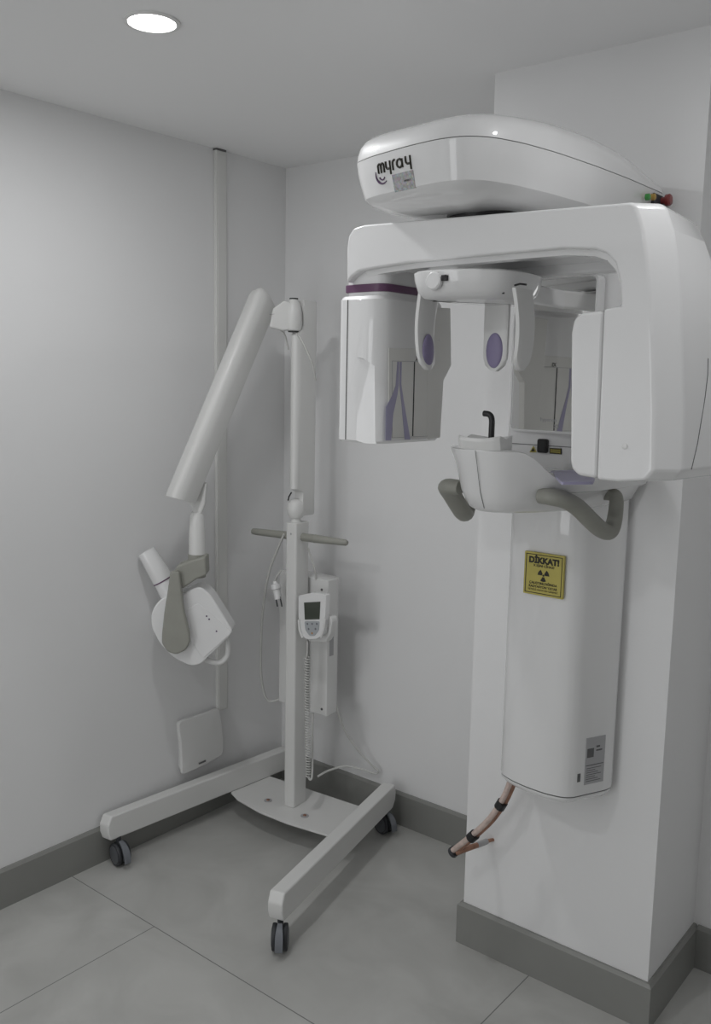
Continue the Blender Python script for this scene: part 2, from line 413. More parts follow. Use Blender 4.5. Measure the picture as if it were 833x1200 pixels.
cons = bmesh.new(); R = add_loft(cons, full, cap=False)
cons.faces.new(R[0][::-1])
# top skin as a strip grid between left and right halves
topr = R[-1]; n = len(topr)
f_ = cons.faces.new(topr); bmesh.ops.triangulate(cons, faces=[f_])
console = fin(cons, 'chin_rest_console', 'plastic', pano, ang=40)
# centre seam down the nose
sp_ = [V((AX-.001, -1.0365, 1.602)), V((AX-.001, -1.026, 1.568)), V((AX-.001, -1.008, 1.505)), V((AX-.001, -.988, 1.466))]
tube('centre_seam', sp_, .0007, 'seam', pano, 6)
# keypad on the right wing
kp = roundpoly([at(645, 552, 2, 1.546), at(672, 551, 2, 1.546), at(697, 561, 2, 1.546), at(695, 565, 2, 1.546), at(658, 565.5, 2, 1.546)], .008, 3)
prism('keypad', [V((p.x, p.y, 1.541)) for p in kp], (0, 0, .006), 'lav2', pano)['label'] = 'lavender membrane keypad'
# chin rest saddle
cx0, cx1, cy0, cy1 = AX-.055, AX+.055, -1.030, -.96
rings = []
for u in [i/14 for i in range(15)]:
    x = cx0+(cx1-cx0)*u; s = (u-.45)*2
    top = 1.630+.006*s*s; ins = .010*(abs(u-.5)*2)**6
    rings.append([V((x, cy0+ins, 1.603)), V((x, cy0+ins-.006, top-.008)), V((x, cy0+ins-.002, top)), V((x, (cy0+cy1)/2, top-.008)), V((x, cy1-ins, top)), V((x, cy1-ins, 1.603))])
loft('chin_rest', rings, 'plastic2', pano, .002, 2)
bt = at(577, 527, 1, -.985); bt = V((AX-.0, -.985, 1.615))
bt = V((at(575.5, 515, 1, -.985).x, -.985, 1.612))
top_ = at(576, 487, 1, -.985)
tube('bite_rod', spline([bt, V((bt.x, bt.y, (bt.z+top_.z)/2)), V((bt.x, bt.y, top_.z-.012)), V((bt.x-.003, bt.y, top_.z-.002)), V((bt.x-.010, bt.y, top_.z+.003)), V((bt.x-.022, bt.y, top_.z+.004))], 5), .0068, 'black', pano)
# patient handles
def handle(s):
    def q(x, y, z): return V((AX+s*(x-AX), y, z))
    pth = [q(AX+.108, -.925, 1.500), q(AX+.138, -.925, 1.500), q(AX+.158, -.905, 1.494), q(AX+.172, -.865, 1.474), q(AX+.183, -.815, 1.440), q(AX+.192, -.775, 1.415), q(AX+.200, -.748, 1.407), q(AX+.203, -.728, 1.425), q(AX+.200, -.712, 1.462), q(AX+.196, -.706, 1.484), q(AX+.184, -.704, 1.491), q(AX+.150, -.700, 1.490)]
    return tube('patient_handle', spline(pth, 5), [.021, .023, .024, .024, .024, .024, .022, .019, .018, .017, .016, .015], 'khaki', pano, 14, .85)
handle(1); handle(-1)

# --- top arm reaching out from the pillar, with the logo on its front
armp = [(1.325, -.50), (1.315, -.80), (1.315, -1.08), (1.318, -1.150), (1.345, -1.192), (1.41, -1.218), (1.52, -1.243), (1.60, -1.253), (1.655, -1.244), (1.695, -1.205), (1.722, -1.13), (1.742, -1.02), (1.757, -.87), (1.766, -.72), (1.77, -.50)]
armo = [(p.x, p.y) for p in roundpoly([V((*p, 0)) for p in armp], .025, 3)]
ZS = 2.222
def fall(y):     # the cover rises from the nose, then thins towards the pillar
    a = max(0, min(1, (y+1.25)/.38)); t = max(0, min(1, (y+.84)/.32)); return (.60+.36*a*(2-a))*(1-t*t*.60)
def iA(d): return insS(armo, d, 1.54, -1.06, -.40)
hull = [ring(iA(.14), 2.112), ring(iA(.075), 2.120), ring(iA(.035), 2.134), ring(iA(.020), 2.146), ring(iA(.010), 2.175), ring(iA(.003), 2.20), ring(armo, ZS-.0008)]
arm_hull = loft('arm_hull', hull, 'plastic', pano, ang=30)
loft('arm_seam', [ring(iA(.003), ZS-.001), ring(iA(.003), ZS+.001)], 'seam', pano)
cap_ = []
for d, h in ((0.0, .001), (.0012, .018), (.006, .040), (.016, .058), (.034, .072), (.07, .082), (.12, .087)):
    cap_.append([V((x, y, ZS+.001+(h-.001)*fall(y))) for x, y in iA(d)])
loft('arm_cover', cap_, 'plastic', pano, ang=30)
# indicator buttons at the rear right of the arm
by = -.545
rc = box('button_recess', (1.755, -.575, 2.135), (1.7725, -.503, 2.215), 'dark', pano, .003)
for (px, py, m_, nm, r) in ((757.5, 231, 'green', 'green_button', .008), (764, 231, 'amber', 'amber_button', .008)):
    p = at(px, py, 0, 1.774)
    lathe(nm, (1.7725, p.y, p.z), (1, 0, 0), [(0, r), (.008, r), (.010, r*.7), (.0105, 0)], m_, pano, 16)
p = at(771, 230, 0, 1.785)
lathe('emergency_stop_button', (1.7725, max(p.y, -.53), p.z), (1, 0, 0), [(0, .008), (.010, .008), (.011, .014), (.020, .0145), (.024, .011), (.0255, 0)], 'red', pano, 20)
# pivot under the arm, coloured black for the shadow there
lathe('pivot_bearing', (AX-.02, AY, 2.085), (0, 0, 1), [(0, .085), (.038, .085), (.04, .08)], 'black', pano, 32)

# logo: rounded letters m y r a y over a curved smile, plus a foil sticker
from mathutils.bvhtree import BVHTree
_tree = BVHTree.FromPolygons([v.co.copy() for v in arm_hull.data.vertices], [tuple(p.vertices) for p in arm_hull.data.polygons])
def hullpt(u, h):
    """point on the front of the hull: u = x, h = height"""
    hit = _tree.ray_cast(V((u, -2, h)), V((0, 1, 0)))[0]
    return hit if hit else V((u, -1.2, h))
lu0, lu1 = at(441, 190, 1, -1.225).x, at(485, 186, 1, -1.235).x
lz = at(463, 192, 1, -1.228).z
W_ = (lu1-lu0); k_ = W_/5.0      # letter pitch
def lp(x, y): return hullpt(lu0 + x*k_*1.0, lz + y*k_) + V((0, -.0012, 0))
def arc(cx, cy, r, a0, a1, n=8): return [(cx+r*math.cos(math.radians(a0+(a1-a0)*i/n)), cy+r*math.sin(math.radians(a0+(a1-a0)*i/n))) for i in range(n+1)]
strokes = [
    [(0, -.55), (0, .1)] + arc(.22, .1, .22, 180, 0, 6) + [(.44, -.55)], [(.44, .1)] + arc(.66, .1, .22, 180, 0, 6) + [(.88, -.55)],
    [(1.2, .4), (1.2, .0)] + arc(1.45, -.05, .25, 180, 270, 5) + [(1.75, -.3)], [(1.8, .4), (1.8, -.85)],
    [(2.2, -.55), (2.2, .05)] + arc(2.5, .05, .3, 180, 80, 5),
    arc(3.2, -.08, .38, 0, 360, 14), [(3.58, .3), (3.58, -.5)],
    [(4.1, .4), (4.1, .0)] + arc(4.35, -.05, .25, 180, 270, 5) + [(4.65, -.3)], [(4.72, .4), (4.72, -.85)]]
bm = bmesh.new()
for s_ in strokes:
    s_ = [p for i_, p in enumerate(s_) if i_ == 0 or (abs(p[0]-s_[i_-1][0])+abs(p[1]-s_[i_-1][1])) > 1e-4]
    add_tube(bm, [lp(*p) for p in s_], .085*k_*1.25, 6)
lgo = fin(bm, 'logo_lettering', 'ink', pano); lgo['label'] = 'black myray lettering'
bm = bmesh.new()
add_tube(bm, [lp(*p) for p in arc(.45, -.55, .95, 165, 305, 14)], [.03*k_, .09*k_, .12*k_, .10*k_, .04*k_], 6)
add_tube(bm, [lp(*p) for p in arc(.45, -.75, .42, 200, 330, 8)], .07*k_, 6)
fin(bm, 'logo_smile', 'violet', pano)
h4 = [lp(1.9, -.95), lp(4.9, -.95), lp(4.9, -2.5), lp(1.9, -2.5)]
hs = prism('hologram_sticker', [p+V((0, .0012, 0)) for p in h4], (0, -.002, 0), 'holo', pano); hs['label'] = 'small iridescent foil sticker'
text('sticker_lettering', 'MYRAY', .006, frame(lp(4.0, -1.75)-V((0, .0012, 0)), V((1, -.22, 0)), (0, 0, 1), (0, -1, 0)), 'ink', hs, .0002)

# --- rotating C-arm
YF, YBK = -1.12, -.86
ca = bpy.data.objects.new('rotating_arm', None)
def F(px, py): return at(px, py, 1, YF)
fold = [F(745, 236), F(753, 268), F(758, 305), F(762, 350), F(764, 400), F(766, 480), F(765, 552)]
ch = .042
outer = [V((p.x+ch, YF, p.z)) for p in fold]
top = [F(406, 290), F(408, 276), F(414, 267), F(427, 263)] + [outer[0]+V((-.012, 0, .000))] + [outer[0]+V((.0, 0, -.008))] + outer[1:]
inner = [F(764, 564)+V((ch*.6, 0, 0)), F(740, 566), F(699, 562), F(707, 362), F(727, 358), F(727, 350), F(726, 330), F(721, 308), F(711, 297), F(697, 292), F(660, 291), F(560, 300), F(480, 308), F(440, 314), F(420, 318), F(412, 324), F(406, 332)]
poly = [V((p.x, 0, p.z)) for p in top+inner]
xc_ = 1.60
def flare(p, k):            # the flank bulges below the shoulder
    return k if k > 0 else k*max(-1.2, min(1, (2.02-p.z)/.12))
def edge_in(p, k):          # the outer right edge is chamfered
    w_ = max(0, min(1, (p.x-1.965)/.02)) if (p.z < 2.12) else 0
    return p.x - ch*flare(p, k)*w_
C_r = [[V((edge_in(p, 1), YF, p.z)) for p in poly], [V((edge_in(p, 0), YF+ch, p.z)) for p in poly], [V((edge_in(p, -.6), YBK-.03, p.z)) for p in poly], [V((edge_in(p, .4), YBK, p.z)) for p in poly]]
carm = loft('rotating_arm_shell', C_r, 'plastic', pano, .008, 3, 22)
_ct = BVHTree.FromPolygons([v.co.copy() for v in carm.data.vertices], [tuple(p.vertices) for p in carm.data.polygons])
def onshell(px, py):
    h_ = _ct.ray_cast(CAM, ray(px, py).normalized())[0]
    return h_
ln_ = [onshell(*q) for q in ((829.5, 420), (829, 440), (826, 465), (822, 490), (817, 520), (810, 550))]
ln_ = [q for q in ln_ if q is not None and q.y < -.8]
if len(ln_) > 2: tube('flank_seam', ln_, .0011, 'seam', pano, 6)
# inner lip of the opening
lip = [F(727, 352), F(726, 330), F(721, 308), F(711, 297), F(697, 292), F(660, 291), F(560, 300), F(480, 308), F(440, 314), F(424, 319)]
lip = [V((p.x, 0, p.z)) for p in lip]
def lipring(y, d): return [V((p.x - (d if i < 5 else 0)*.8, y, p.z-(d if i > 1 else 0))) for i, p in enumerate(lip)]
bm = bmesh.new(); add_loft(bm, [lipring(YF+.015, -.004), lipring(YF+.022, .010), lipring(YF+.05, .010), lipring(YF+.055, -.004)], cap=False, closed=False)
fin(bm, 'opening_lip', 'plastic', pano)
# rear cross rail of the arm
box('rear_rail', (1.42, -.90, 1.992), (1.95, -.865, 2.06), 'plastic', pano, .008)
# tube-head module at the right end (inner cover, split from the shell by a thin joint)
mod = [F(669, 550), F(667, 540), F(668, 390), F(671, 374), F(680, 366), F(706.6, 363), F(698.6, 561), F(676, 557.5)]
prism('tube_head_cover', [V((p.x, YF+.002, p.z)) for p in mod], (0, .23, 0), 'plastic', pano, .008, 3)
p = F(732, 523)
lathe('screw_cap', (p.x, YF-.0005, p.z), (0, -1, 0), [(0, .0055), (.001, .0055), (.0015, .003)], 'plastic2', pano, 16)
# grey slit on the shell's flank
# --- left end: neck, plum band, detector housing
xi = 1.362                            # inner face
xl = at(405, 330, 1, -1.10).x
def leg(x0, x1, yf, yb, rf=.03, rb=.02): return [(p.x, p.y) for p in roundpoly([(V((x0, yf, 0)), .016), (V((x1, yf, 0)), rf), (V((x1, yb, 0)), rb), (V((x0, yb, 0)), rb)], .02, 4)]
zb = at(420, 338, 1, -1.10).z
nk = leg(xl, xi-.004, -1.098, -.915, .035)
loft('detector_neck', [ring(nk, zb-.02), ring(nk, 2.02)], 'plastic', pano)
bd_ = leg(xl-.004, xi, -1.103, -.91, .037)
loft('plum_band', [ring(bd_, zb-.009), ring(bd_, zb+.009)], 'plum', pano, .002, 2)
zt_ = at(420, 347, 1, -1.11).z; z0_ = at(435, 520, 1, -1.11).z
xo_ = at(397, 430, 1, -1.112).x
hp = leg(xo_, xi+.006, -1.116, -.87, .05, .012)
hous = loft('detector_housing', [ring(inset2(hp, .006), z0_), ring(hp, z0_+.006), ring(hp, zt_-.008), ring(inset2(hp, .006), zt_)], 'plastic', pano, ang=40)
# joint line and the finger recess on the front
box('joint_line', (at(405.5, 430, 1, -1.117).x, -1.1168, z0_+.006), (at(406.5, 430, 1, -1.117).x, -1.115, zt_-.008), 'seam', pano)
# raised rear flange, wider above
xf = xi+.006
def X(px, py, o=0): q_ = at(px, py, 0, xf); return V((xf+o, q_.y, q_.z))
rcs = [at(417, 418, 1, -1.116), at(425, 420, 1, -1.116), at(437, 428, 1, -1.116), at(437, 519, 1, -1.116), at(417, 519, 1, -1.116)]
bm = bmesh.new()
rc0 = [V((p.x, -1.13, p.z-(.01 if i > 2 else 0))) for i, p in enumerate(rcs)]
rc1 = [V((p.x+(.0 if i in (0, 4) else .0), -1.116+.014 if i not in (0, 4) else -1.1165, p.z-(.01 if i > 2 else 0))) for i, p in enumerate(rcs)]
add_loft(bm, [rc0, rc1]); cut = fin(bm, 'recess_cutter', 'plastic', None)
bo = hous.modifiers.new('recess', 'BOOLEAN'); bo.object = cut; bo.operation = 'DIFFERENCE'; bo.solver = 'EXACT'
bpy.context.view_layer.update()
nm_ = bpy.data.meshes.new_from_object(hous.evaluated_get(bpy.context.evaluated_depsgraph_get()))
hous.modifiers.clear(); hous.data = nm_; bpy.data.objects.remove(cut)
nm_.shade_smooth(); nm_.set_sharp_from_angle(angle=math.radians(30))
fl = [X(500, 360), X(527, 361), X(528, 428), X(519, 446), X(515, 513), X(500, 515)]
prism('rear_flange', [p-V((.02, 0, 0)) for p in fl], (.0225, 0, 0), 'panel', pano, .002, 2)
pn = [X(455, 408), X(505, 409), X(503, 513), X(455, 514)]
pan = prism('graphic_panel', [p-V((.001, 0, 0)) for p in pn], (.0022, 0, 0), 'panel', pano, .0008, 2)
pan['label'] = 'beige panel with lavender ribbons'
def strip(name, pts, mat, o=.0013, t_=.0007):
    return prism(name, [X(*p)+V((o, 0, 0)) for p in pts], (t_, 0, 0), mat, pan)
for a_, b_ in (((459, 423), (503, 424)), ((503, 424), (501, 511)), ((501, 511), (459, 513)), ((459, 513), (459, 423))):
    tube('frame_line', [X(*a_, .0014), X(*b_, .0014)], .0006, 'label', pan, 6)
strip('ribbon', [(465, 424), (467, 424), (466.5, 450), (465, 462), (460, 485), (457.5, 516), (451, 516), (451.5, 477), (458, 465), (463, 452)], 'lav2')
strip('ribbon', [(468, 424), (470, 424), (469.5, 450), (472, 468), (480, 515), (473.5, 515), (470, 475), (467.5, 452)], 'lav2')
strip('slot_line', [(484.6, 424), (485.6, 424), (483.4, 511), (482.4, 511)], 'black')
text('panel_lettering', 'X5', .014, frame(X(489, 420.5, .0015), (0, 1, 0), (0, 0, 1), (1, 0, 0)), 'ink', pan, .0002, .0004)
pp = X(514, 398)
lathe('screw_cap', (xf+.003, pp.y, pp.z), (1, 0, 0), [(0, .003), (.001, .003), (.0015, .001)], 'plastic', pano, 12)

# --- head support: housing, two temple pads, a forehead pad
hsup = [(AX-.122, -1.10), (AX-.118, -1.135), (AX-.08, -1.150), (AX, -1.14), (AX+.08, -1.10), (AX+.105, -1.03), (AX+.10, -.95), (AX+.075, -.90), (AX-.06, -.90), (AX-.10, -.97)]
hso = [(p.x, p.y) for p in roundpoly([V((*p, 0)) for p in hsup], .035, 4)]
z1h = at(500, 317, 1, -1.14).z
loft('head_support_housing', [ring(inset2(hso, .045), z1h-.062), ring(inset2(hso, .024), z1h-.057), ring(inset2(hso, .010), z1h-.044), ring(inset2(hso, .002), z1h-.02), ring(hso, z1h-.004), ring(inset2(hso, .006), z1h)], 'plastic', pano, ang=50)
box('head_support_arm', (AX-.045, -.93, z1h-.055), (AX+.045, -.69, z1h-.01), 'plastic', pano, .008)
k0 = at(508, 329, 1, -1.148)
lathe('adjusting_knob', (k0.x, -1.143, k0.z), (0, -1, 0), [(0, .020), (.006, .019), (.009, .016), (.0095, 0)], 'plastic', pano, 24)
sw = at(519.5, 325.5, 1, -1.15); box('switch_slot', (sw.x-.006, -1.150, sw.z-.006), (sw.x+.006, -1.140, sw.z+.006), 'black', pano, .001)
zp = z1h-.052
for s in (-1, 1):
    xr = AX+s*.118
    prof = []
    for i in range(13):
        t_ = i/12; z = zp + .01 - t_*.168
        bend = .010*math.sin(t_*PI)*s
        wid = .036-.006*t_ if t_ < .8 else .031*math.sqrt(max(.05, 1-((t_-.8)/.2)**2))
        yc = -1.068+.004*t_; th = .007
        prof.append([V((xr+bend+s*dx*th, yc+dy*wid, z)) for dx, dy in ((-.6, -1), (.6, -1), (1, -.75), (1, .75), (.6, 1), (-.6, 1), (-1, .75), (-1, -.75))])
    pd_ = loft('temple_pad_arm', prof, 'plastic2', pano, ang=50)
    zc = zp+.01-.168*.76
    bm = bmesh.new(); bmesh.ops.create_uvsphere(bm, u_segments=20, v_segments=12, radius=1)
    for v in bm.verts: v.co = V((xr+.005*s-s*.006+v.co.x*.006, -1.066+v.co.y*.022, zc+v.co.z*.040))
    fin(bm, 'temple_pad', 'lav', pd_)
prof = []
for i in range(13):
    t_ = i/12; z = zp+.01-t_*.168; wid = .032-.002*t_ if t_ < .8 else .030*math.sqrt(max(.05, 1-((t_-.8)/.2)**2))
    prof.append([V((AX-.012+dx*wid, -.945+dy*.007, z)) for dx, dy in ((-1, -.6), (-.8, -1), (.8, -1), (1, -.6), (1, .6), (.8, 1), (-.8, 1), (-1, .6))])
fh = loft('forehead_rest_arm', prof, 'plastic2', pano, ang=50)
bm = bmesh.new(); bmesh.ops.create_uvsphere(bm, u_segments=20, v_segments=12, radius=1)
for v in bm.verts: v.co = V((AX-.012+v.co.x*.022, -.952+v.co.y*.006, zp+.01-.168*.72+v.co.z*.040))
fin(bm, 'forehead_pad', 'lav', fh)
# black pivot pins of the temple arms
for px, py in ((610, 334), (584, 344)):
    p = at(px, py, 1, -1.07); tube('hinge_gap', [p+V((-.014, 0, 0)), p+V((0, -.003, .002)), p+V((.014, 0, 0))], .0022, 'black', pano, 6)

# --- warning sign stuck on the column
sy = -.690
c4 = [at(615, 646, 1, sy), at(661.5, 651.5, 1, sy), at(659, 702, 1, sy), at(613.5, 695.5, 1, sy)]
u_ = (c4[1]-c4[0]).normalized(); sx0 = c4[0].x; sx1 = (c4[1].x+c4[2].x)/2; sz1 = (c4[0].z+c4[1].z)/2; sz0 = (c4[2].z+c4[3].z)/2
sc = V(((sx0+sx1)/2, sy, (sz0+sz1)/2)); sw_, sh_ = sx1-sx0, sz1-sz0
sg = thing('warning_sign', 'square yellow radiation warning sign reading DIKKAT on the white machine column', 'sign', (sc.x, sy+.006, sz0))
box('sign_plate', (sx0, sy, sz0), (sx1, sy+.0085, sz1), 'yellow', sg, .001)
bd = .05*sw_
for (a_, b_) in (((sx0+bd, sz0+bd), (sx1-bd, sz0+bd)), ((sx1-bd, sz0+bd), (sx1-bd, sz1-bd)), ((sx1-bd, sz1-bd), (sx0+bd, sz1-bd)), ((sx0+bd, sz1-bd), (sx0+bd, sz0+bd))):
    t2 = .0018
    box('border_line', (min(a_[0], b_[0])-t2/2, sy-.0006, min(a_[1], b_[1])-t2/2), (max(a_[0], b_[0])+t2/2, sy+.0002, max(a_[1], b_[1])+t2/2), 'ink', sg)
FR = lambda dx, dz: frame((sc.x+dx*sw_, sy-.0004, sc.z+dz*sh_), (1, 0, 0), (0, 0, 1), (0, -1, 0))
text('sign_lettering', 'DİKKAT!', .0285*sw_/.15, FR(0, .315), 'ink', sg, .0003, .0013)
text('sign_lettering', 'X IŞINI CİHAZI', .0115*sw_/.15, FR(0, .195), 'ink', sg, .0003, .0002)
text('sign_lettering', 'ÇALIŞTIRILDIĞINDA', .0115*sw_/.15, FR(.0, -.215), 'ink', sg, .0003, .0002)
text('sign_lettering', 'RADYASYON YAYAR', .0115*sw_/.15, FR(.0, -.30), 'ink', sg, .0003, .0002)
text('sign_lettering', 'YETKİLİ OLMAYAN GİREMEZ', .0085*sw_/.15, FR(0, -.375), 'ink', sg, .0003)
tf = V((sc.x, sy, sc.z-.002)); R0 = .145*sw_
tr = bmesh.new()
for k in range(3):
    a0 = math.radians(270+120*k); pts = []
    for r_ in (.26,):
        pts += [(r_*math.cos(a0+t)*R0, r_*math.sin(a0+t)*R0) for t in (-.52, 0, .52)]
    pts += [(R0*math.cos(a0+t), R0*math.sin(a0+t)) for t in (.52, .26, 0, -.26, -.52)]
    add_loft(tr, [[tf+V((x, -.0008, z)) for x, z in pts], [tf+V((x, .0002, z)) for x, z in pts]])
pts = [(.17*R0*math.cos(t), .17*R0*math.sin(t)) for t in [2*PI*i/12 for i in range(12)]]
add_loft(tr, [[tf+V((x, -.0008, z)) for x, z in pts], [tf+V((x, .0002, z)) for x, z in pts]])
fin(tr, 'trefoil_symbol', 'ink', sg, smooth=False)

# --- foil-wrapped pipes that loop from the column foot into the pillar
pb = thing('pipe_bundle', 'pair of copper and pale foil-wrapped pipes looping from machine foot into the pillar', 'pipes', tuple(at(560, 975, 1, -.56)))
A_ = [at(601, 906, 1, -.60), at(596, 925, 1, -.60), at(587, 943, 1, -.605), at(573, 962, 1, -.61), at(556, 978, 1, -.615), at(541, 990, 1, -.62), at(532, 997, 1, -.618)]
A_[0].z = .644
side = V((.777, .63, 0))
tube('pipe', spline([p+side*.008 for p in A_], 5), .0075, 'copper', pb)
tube('pipe', spline([p-side*.0085+V((0, .003, -.002)) for p in A_], 5), .0060, 'copper', pb)
tube('pipe', spline([p-side*.001+V((0, -.005, .003)) for p in A_], 5), .0085, 'pink', pb)
B_ = [at(534, 999, 1, -.618), at(545, 995, 1, -.60), at(560, 990, 1, -.56), at(570, 986, 1, -.52), at(578, 984, 1, -.4965)]
tube('pipe', spline(B_, 5), [.010, .009, .008, .006, .005], 'copper', pb)
e0 = (A_[-1]-A_[-2]).normalized()
lathe('dark_end_sleeve', A_[-1]+V((0, 0, -.002))-e0*.004, e0, [(0, .016), (.012, .0165), (.014, .014)], 'dark', pb, 16)
for px, py in ((587, 943), (554, 980)):
    j = min(range(len(A_)), key=lambda i: (A_[i]-at(px, py, 1, -.61)).length); dd = (A_[min(j+1, 6)]-A_[j-1]).normalized()
    p = at(px, py, 1, A_[j].y-.001)
    bm = bmesh.new(); add_tube(bm, [p-dd*.011, p+dd*.011], .0185, 14, .85); fin(bm, 'black_tie', 'black', pb)
tube('connector_sleeve', [B_[2]+(B_[3]-B_[2])*-.1, B_[3]], .009, 'label', pb)

# ================================================================ MOBILE INTRAORAL X-RAY STAND
TH = math.radians(5.5)
cx_, cy_ = .355, -.295
ct = thing('mobile_xray_stand', 'white wheeled dental x-ray stand with hinged arm and tube head in the corner', 'x-ray stand', (cx_, cy_, 0))
RZ = Matrix.Translation((cx_, cy_, 0)) @ Matrix.Rotation(TH, 4, 'Z')
def LW(x, y, z): return RZ @ V((x, y, z))
# legs
def base_leg(front_in, front_out, rear_in, rear_out):
    zt2, zb2 = .188, .096
    fi, fo, ri, ro = [V((*p, 0)) for p in (front_in, front_out, rear_in, rear_out)]
    rings = []; prof = [(0, .028, -.0, .010), ]
    d = ((ri+ro)/2-(fi+fo)/2); Lh = d.length; dn = d.normalized(); sd = (fo-fi); wd = sd.length; sn = sd.normalized()
    # side outline: ends slightly bowed
    def side_pts(pi):
        b = pi
        return [b + V((0, 0, zb2)), b - dn*.010 + V((0, 0, zb2+.03)), b - dn*.010 + V((0, 0, zb2+.06)), b + dn*.004 + V((0, 0, zt2)),
                b + dn*(Lh-.004) + V((0, 0, zt2)), b + dn*(Lh+.010) + V((0, 0, zb2+.055)), b + dn*(Lh+.004) + V((0, 0, zb2+.025)), b + dn*(Lh-.02) + V((0, 0, zb2))]
    return loft('base_leg', [side_pts(fi), side_pts(fo)], 'enamel', ct, .006, 3, 20)
base_leg((.062, -.950), (.016, -.956), (.118, -.075), (.072, -.070))
base_leg((.822, -.916), (.872, -.900), (.618, -.068), (.668, -.056))
# cross plate with a curved front edge
pl = [V((.095, -.395, .088)), V((.16, -.420, .088)), V((.30, -.437, .088)), V((.44, -.432, .088)), V((.60, -.405, .088)), V((.72, -.39, .088)), V((.655, -.13, .088)), V((.54, -.150, .088)), V((.30, -.170, .088)), V((.108, -.185, .088))]
prism('cross_plate', pl, (0, 0, .009), 'enamel', ct, .0015, 2)
for px, py in ((314, 938), (357, 956)):
    p = at(px, py, 2, .098)
    bt_ = lathe('plate_bolt', (p.x, p.y, .097), (0, 0, 1), [(0, .016), (.002, .016), (.0025, .010)], 'label', ct, 20)
    lathe('bolt_head', (p.x, p.y, .0995), (0, 0, 1), [(0, .007), (.003, .0065), (.0032, .001)], 'copper', bt_, 8)
# post
pw, pdp = .025, .041
ptop = 1.222
pst = roundpoly([LW(-pw, -pdp, .097), LW(pw, -pdp, .097), LW(pw, pdp, .097), LW(-pw, pdp, .097)], .009, 4)
prism('post', pst, (0, 0, ptop-.097), 'enamel', ct, .003, 2, 50)
p = at(336.5, 625, 1, -.337)
lathe('post_screw', LW(0.0, -pdp, p.z), LW(0, -1, 0)-LW(0, 0, 0), [(0, .004), (.0015, .0035), (.0016, .001)], 'label', ct, 12)
# push handle
hz = at(345, 628, 1, -.295).z
hL, hR = at(305, 621, 1, -.27), at(408, 636, 1, -.27)
hc = LW(0, 0.0, hz)
hd = (hR-hL); hd.z = 0; hd.normalize()
for s, e_ in ((-1, hL), (1, hR)):
    e2 = V((e_.x, hc.y + (e_.x-hc.x)*.09*1, e_.z)); st_ = hc + (e2-hc).normalized()*.018
    L_ = (e2-st_).length; dv = (e2-st_).normalized()
    g = lathe('push_handle', st_, dv, [(0, .0155), (.062, .0155), (.064, .0165), (.07, .0155), (L_*.97, .0115), (L_, .007)] if s > 0 else [(0, .0155), (L_*.9, .013), (L_*.98, .0115), (L_, .007)], 'khaki', ct, 18)
# casters
def caster(px, py, z, yaw, name='caster', label=None):
    """twin-wheel castor, centre over the floor point"""
    p = at(px, py, 2, z); r = .041
    c = V((p.x, p.y, 0)); f = V((math.cos(yaw), math.sin(yaw), 0)); s = V((-f.y, f.x, 0))
    # hood between the wheels
    pts = []
    for a in range(0, 13):
        t = math.radians(-20+a*17); pts.append(c + f*(math.cos(t)*r*1.08) + V((0, 0, r+math.sin(t)*r*1.08)))
    hood = prism('castor', [q - s*.009 for q in pts], s*.018, 'dark', ct, .003, 2)
    # stem sits to the front of the hood
    st0 = c - f*.012 + V((0, 0, r*1.9)); 
    tube('castor_stem', [st0, V((st0.x, st0.y, .10))], .0095, 'dark', hood)
    for k in (-1, 1):
        wm = bmesh.new(); add_lathe(wm, c + s*k*.010 + V((0, 0, r)), s*k, [(0, r*.8), (.001, r*.97), (.004, r), (.011, r), (.014, r*.95), (.0145, r*.78)], 28)
        wh = fin(wm, 'castor_wheel', 'dark', hood)
        hb = lathe('wheel_hub', c + s*k*.0235 + V((0, 0, r)), s*k, [(0, r*.80), (.0015, r*.79), (.0035, r*.62), (.0042, .001)], 'hub2', hood, 24)
    # brake pedal over the rear
    pd = []
    for a in range(0, 8):
        t = math.radians(85-a*14); pd.append((math.cos(t), math.sin(t), .0075+.0012*min(a, 4)))
    rings = [[c + f*(ct_*r*k1) + V((0, 0, r+st2*r*k1)) + s*(w_*sg_) for (k1, sg_) in ((1.08+.05*i_, -1), (1.22+.05*i_, -1), (1.22+.05*i_, 1), (1.08+.05*i_, 1))] for i_, (ct_, st2, w_) in enumerate(pd)]
    loft('brake_pedal', rings, 'hub', hood, .0015, 2)
    return hood
caster(141, 1012, .0, math.radians(-10))
caster(328, 1112, .0, math.radians(-50))
caster(450, 975, .0, math.radians(-12))
caster(332, 905, .0, math.radians(-20))
# upright extension arm above the post
kx = LW(0, 0, 0)
lathe('lower_knuckle', LW(-.004, -.006, ptop), (0, 0, 1), [(0, .020), (.014, .018), (.018, .026), (.03, .032), (.05, .034), (.07, .032), (.082, .024), (.088, .012)], 'enamel', ct, 28)
a0_ = at(340, 578, 1, -.33); a1_ = at(337, 587, 1, -.33)
kn = at(339, 582, 1, -.335)
tube('knuckle_slot', [at(341.5, 577, 1, -.334), at(338.5, 582, 1, -.337), at(337.5, 586.5, 1, -.337)], .0028, 'black', ct, 8)
ez0, ez1 = at(352, 604, 1, -.29).z, at(352, 352, 1, -.29).z
ey0, ey1 = -.048, .05
ex = [(-.010, -.040), (.006, -.050), (.020, -.048), (.028, -.030), (.034, .055), (.028, .070), (.004, .070), (-.010, .055)]
exo = [(p.x, p.y) for p in roundpoly([V((*p, 0)) for p in ex], .010, 3)]
def exring(d, z): return [LW(x, y, z) for x, y in inset2(exo, d)]
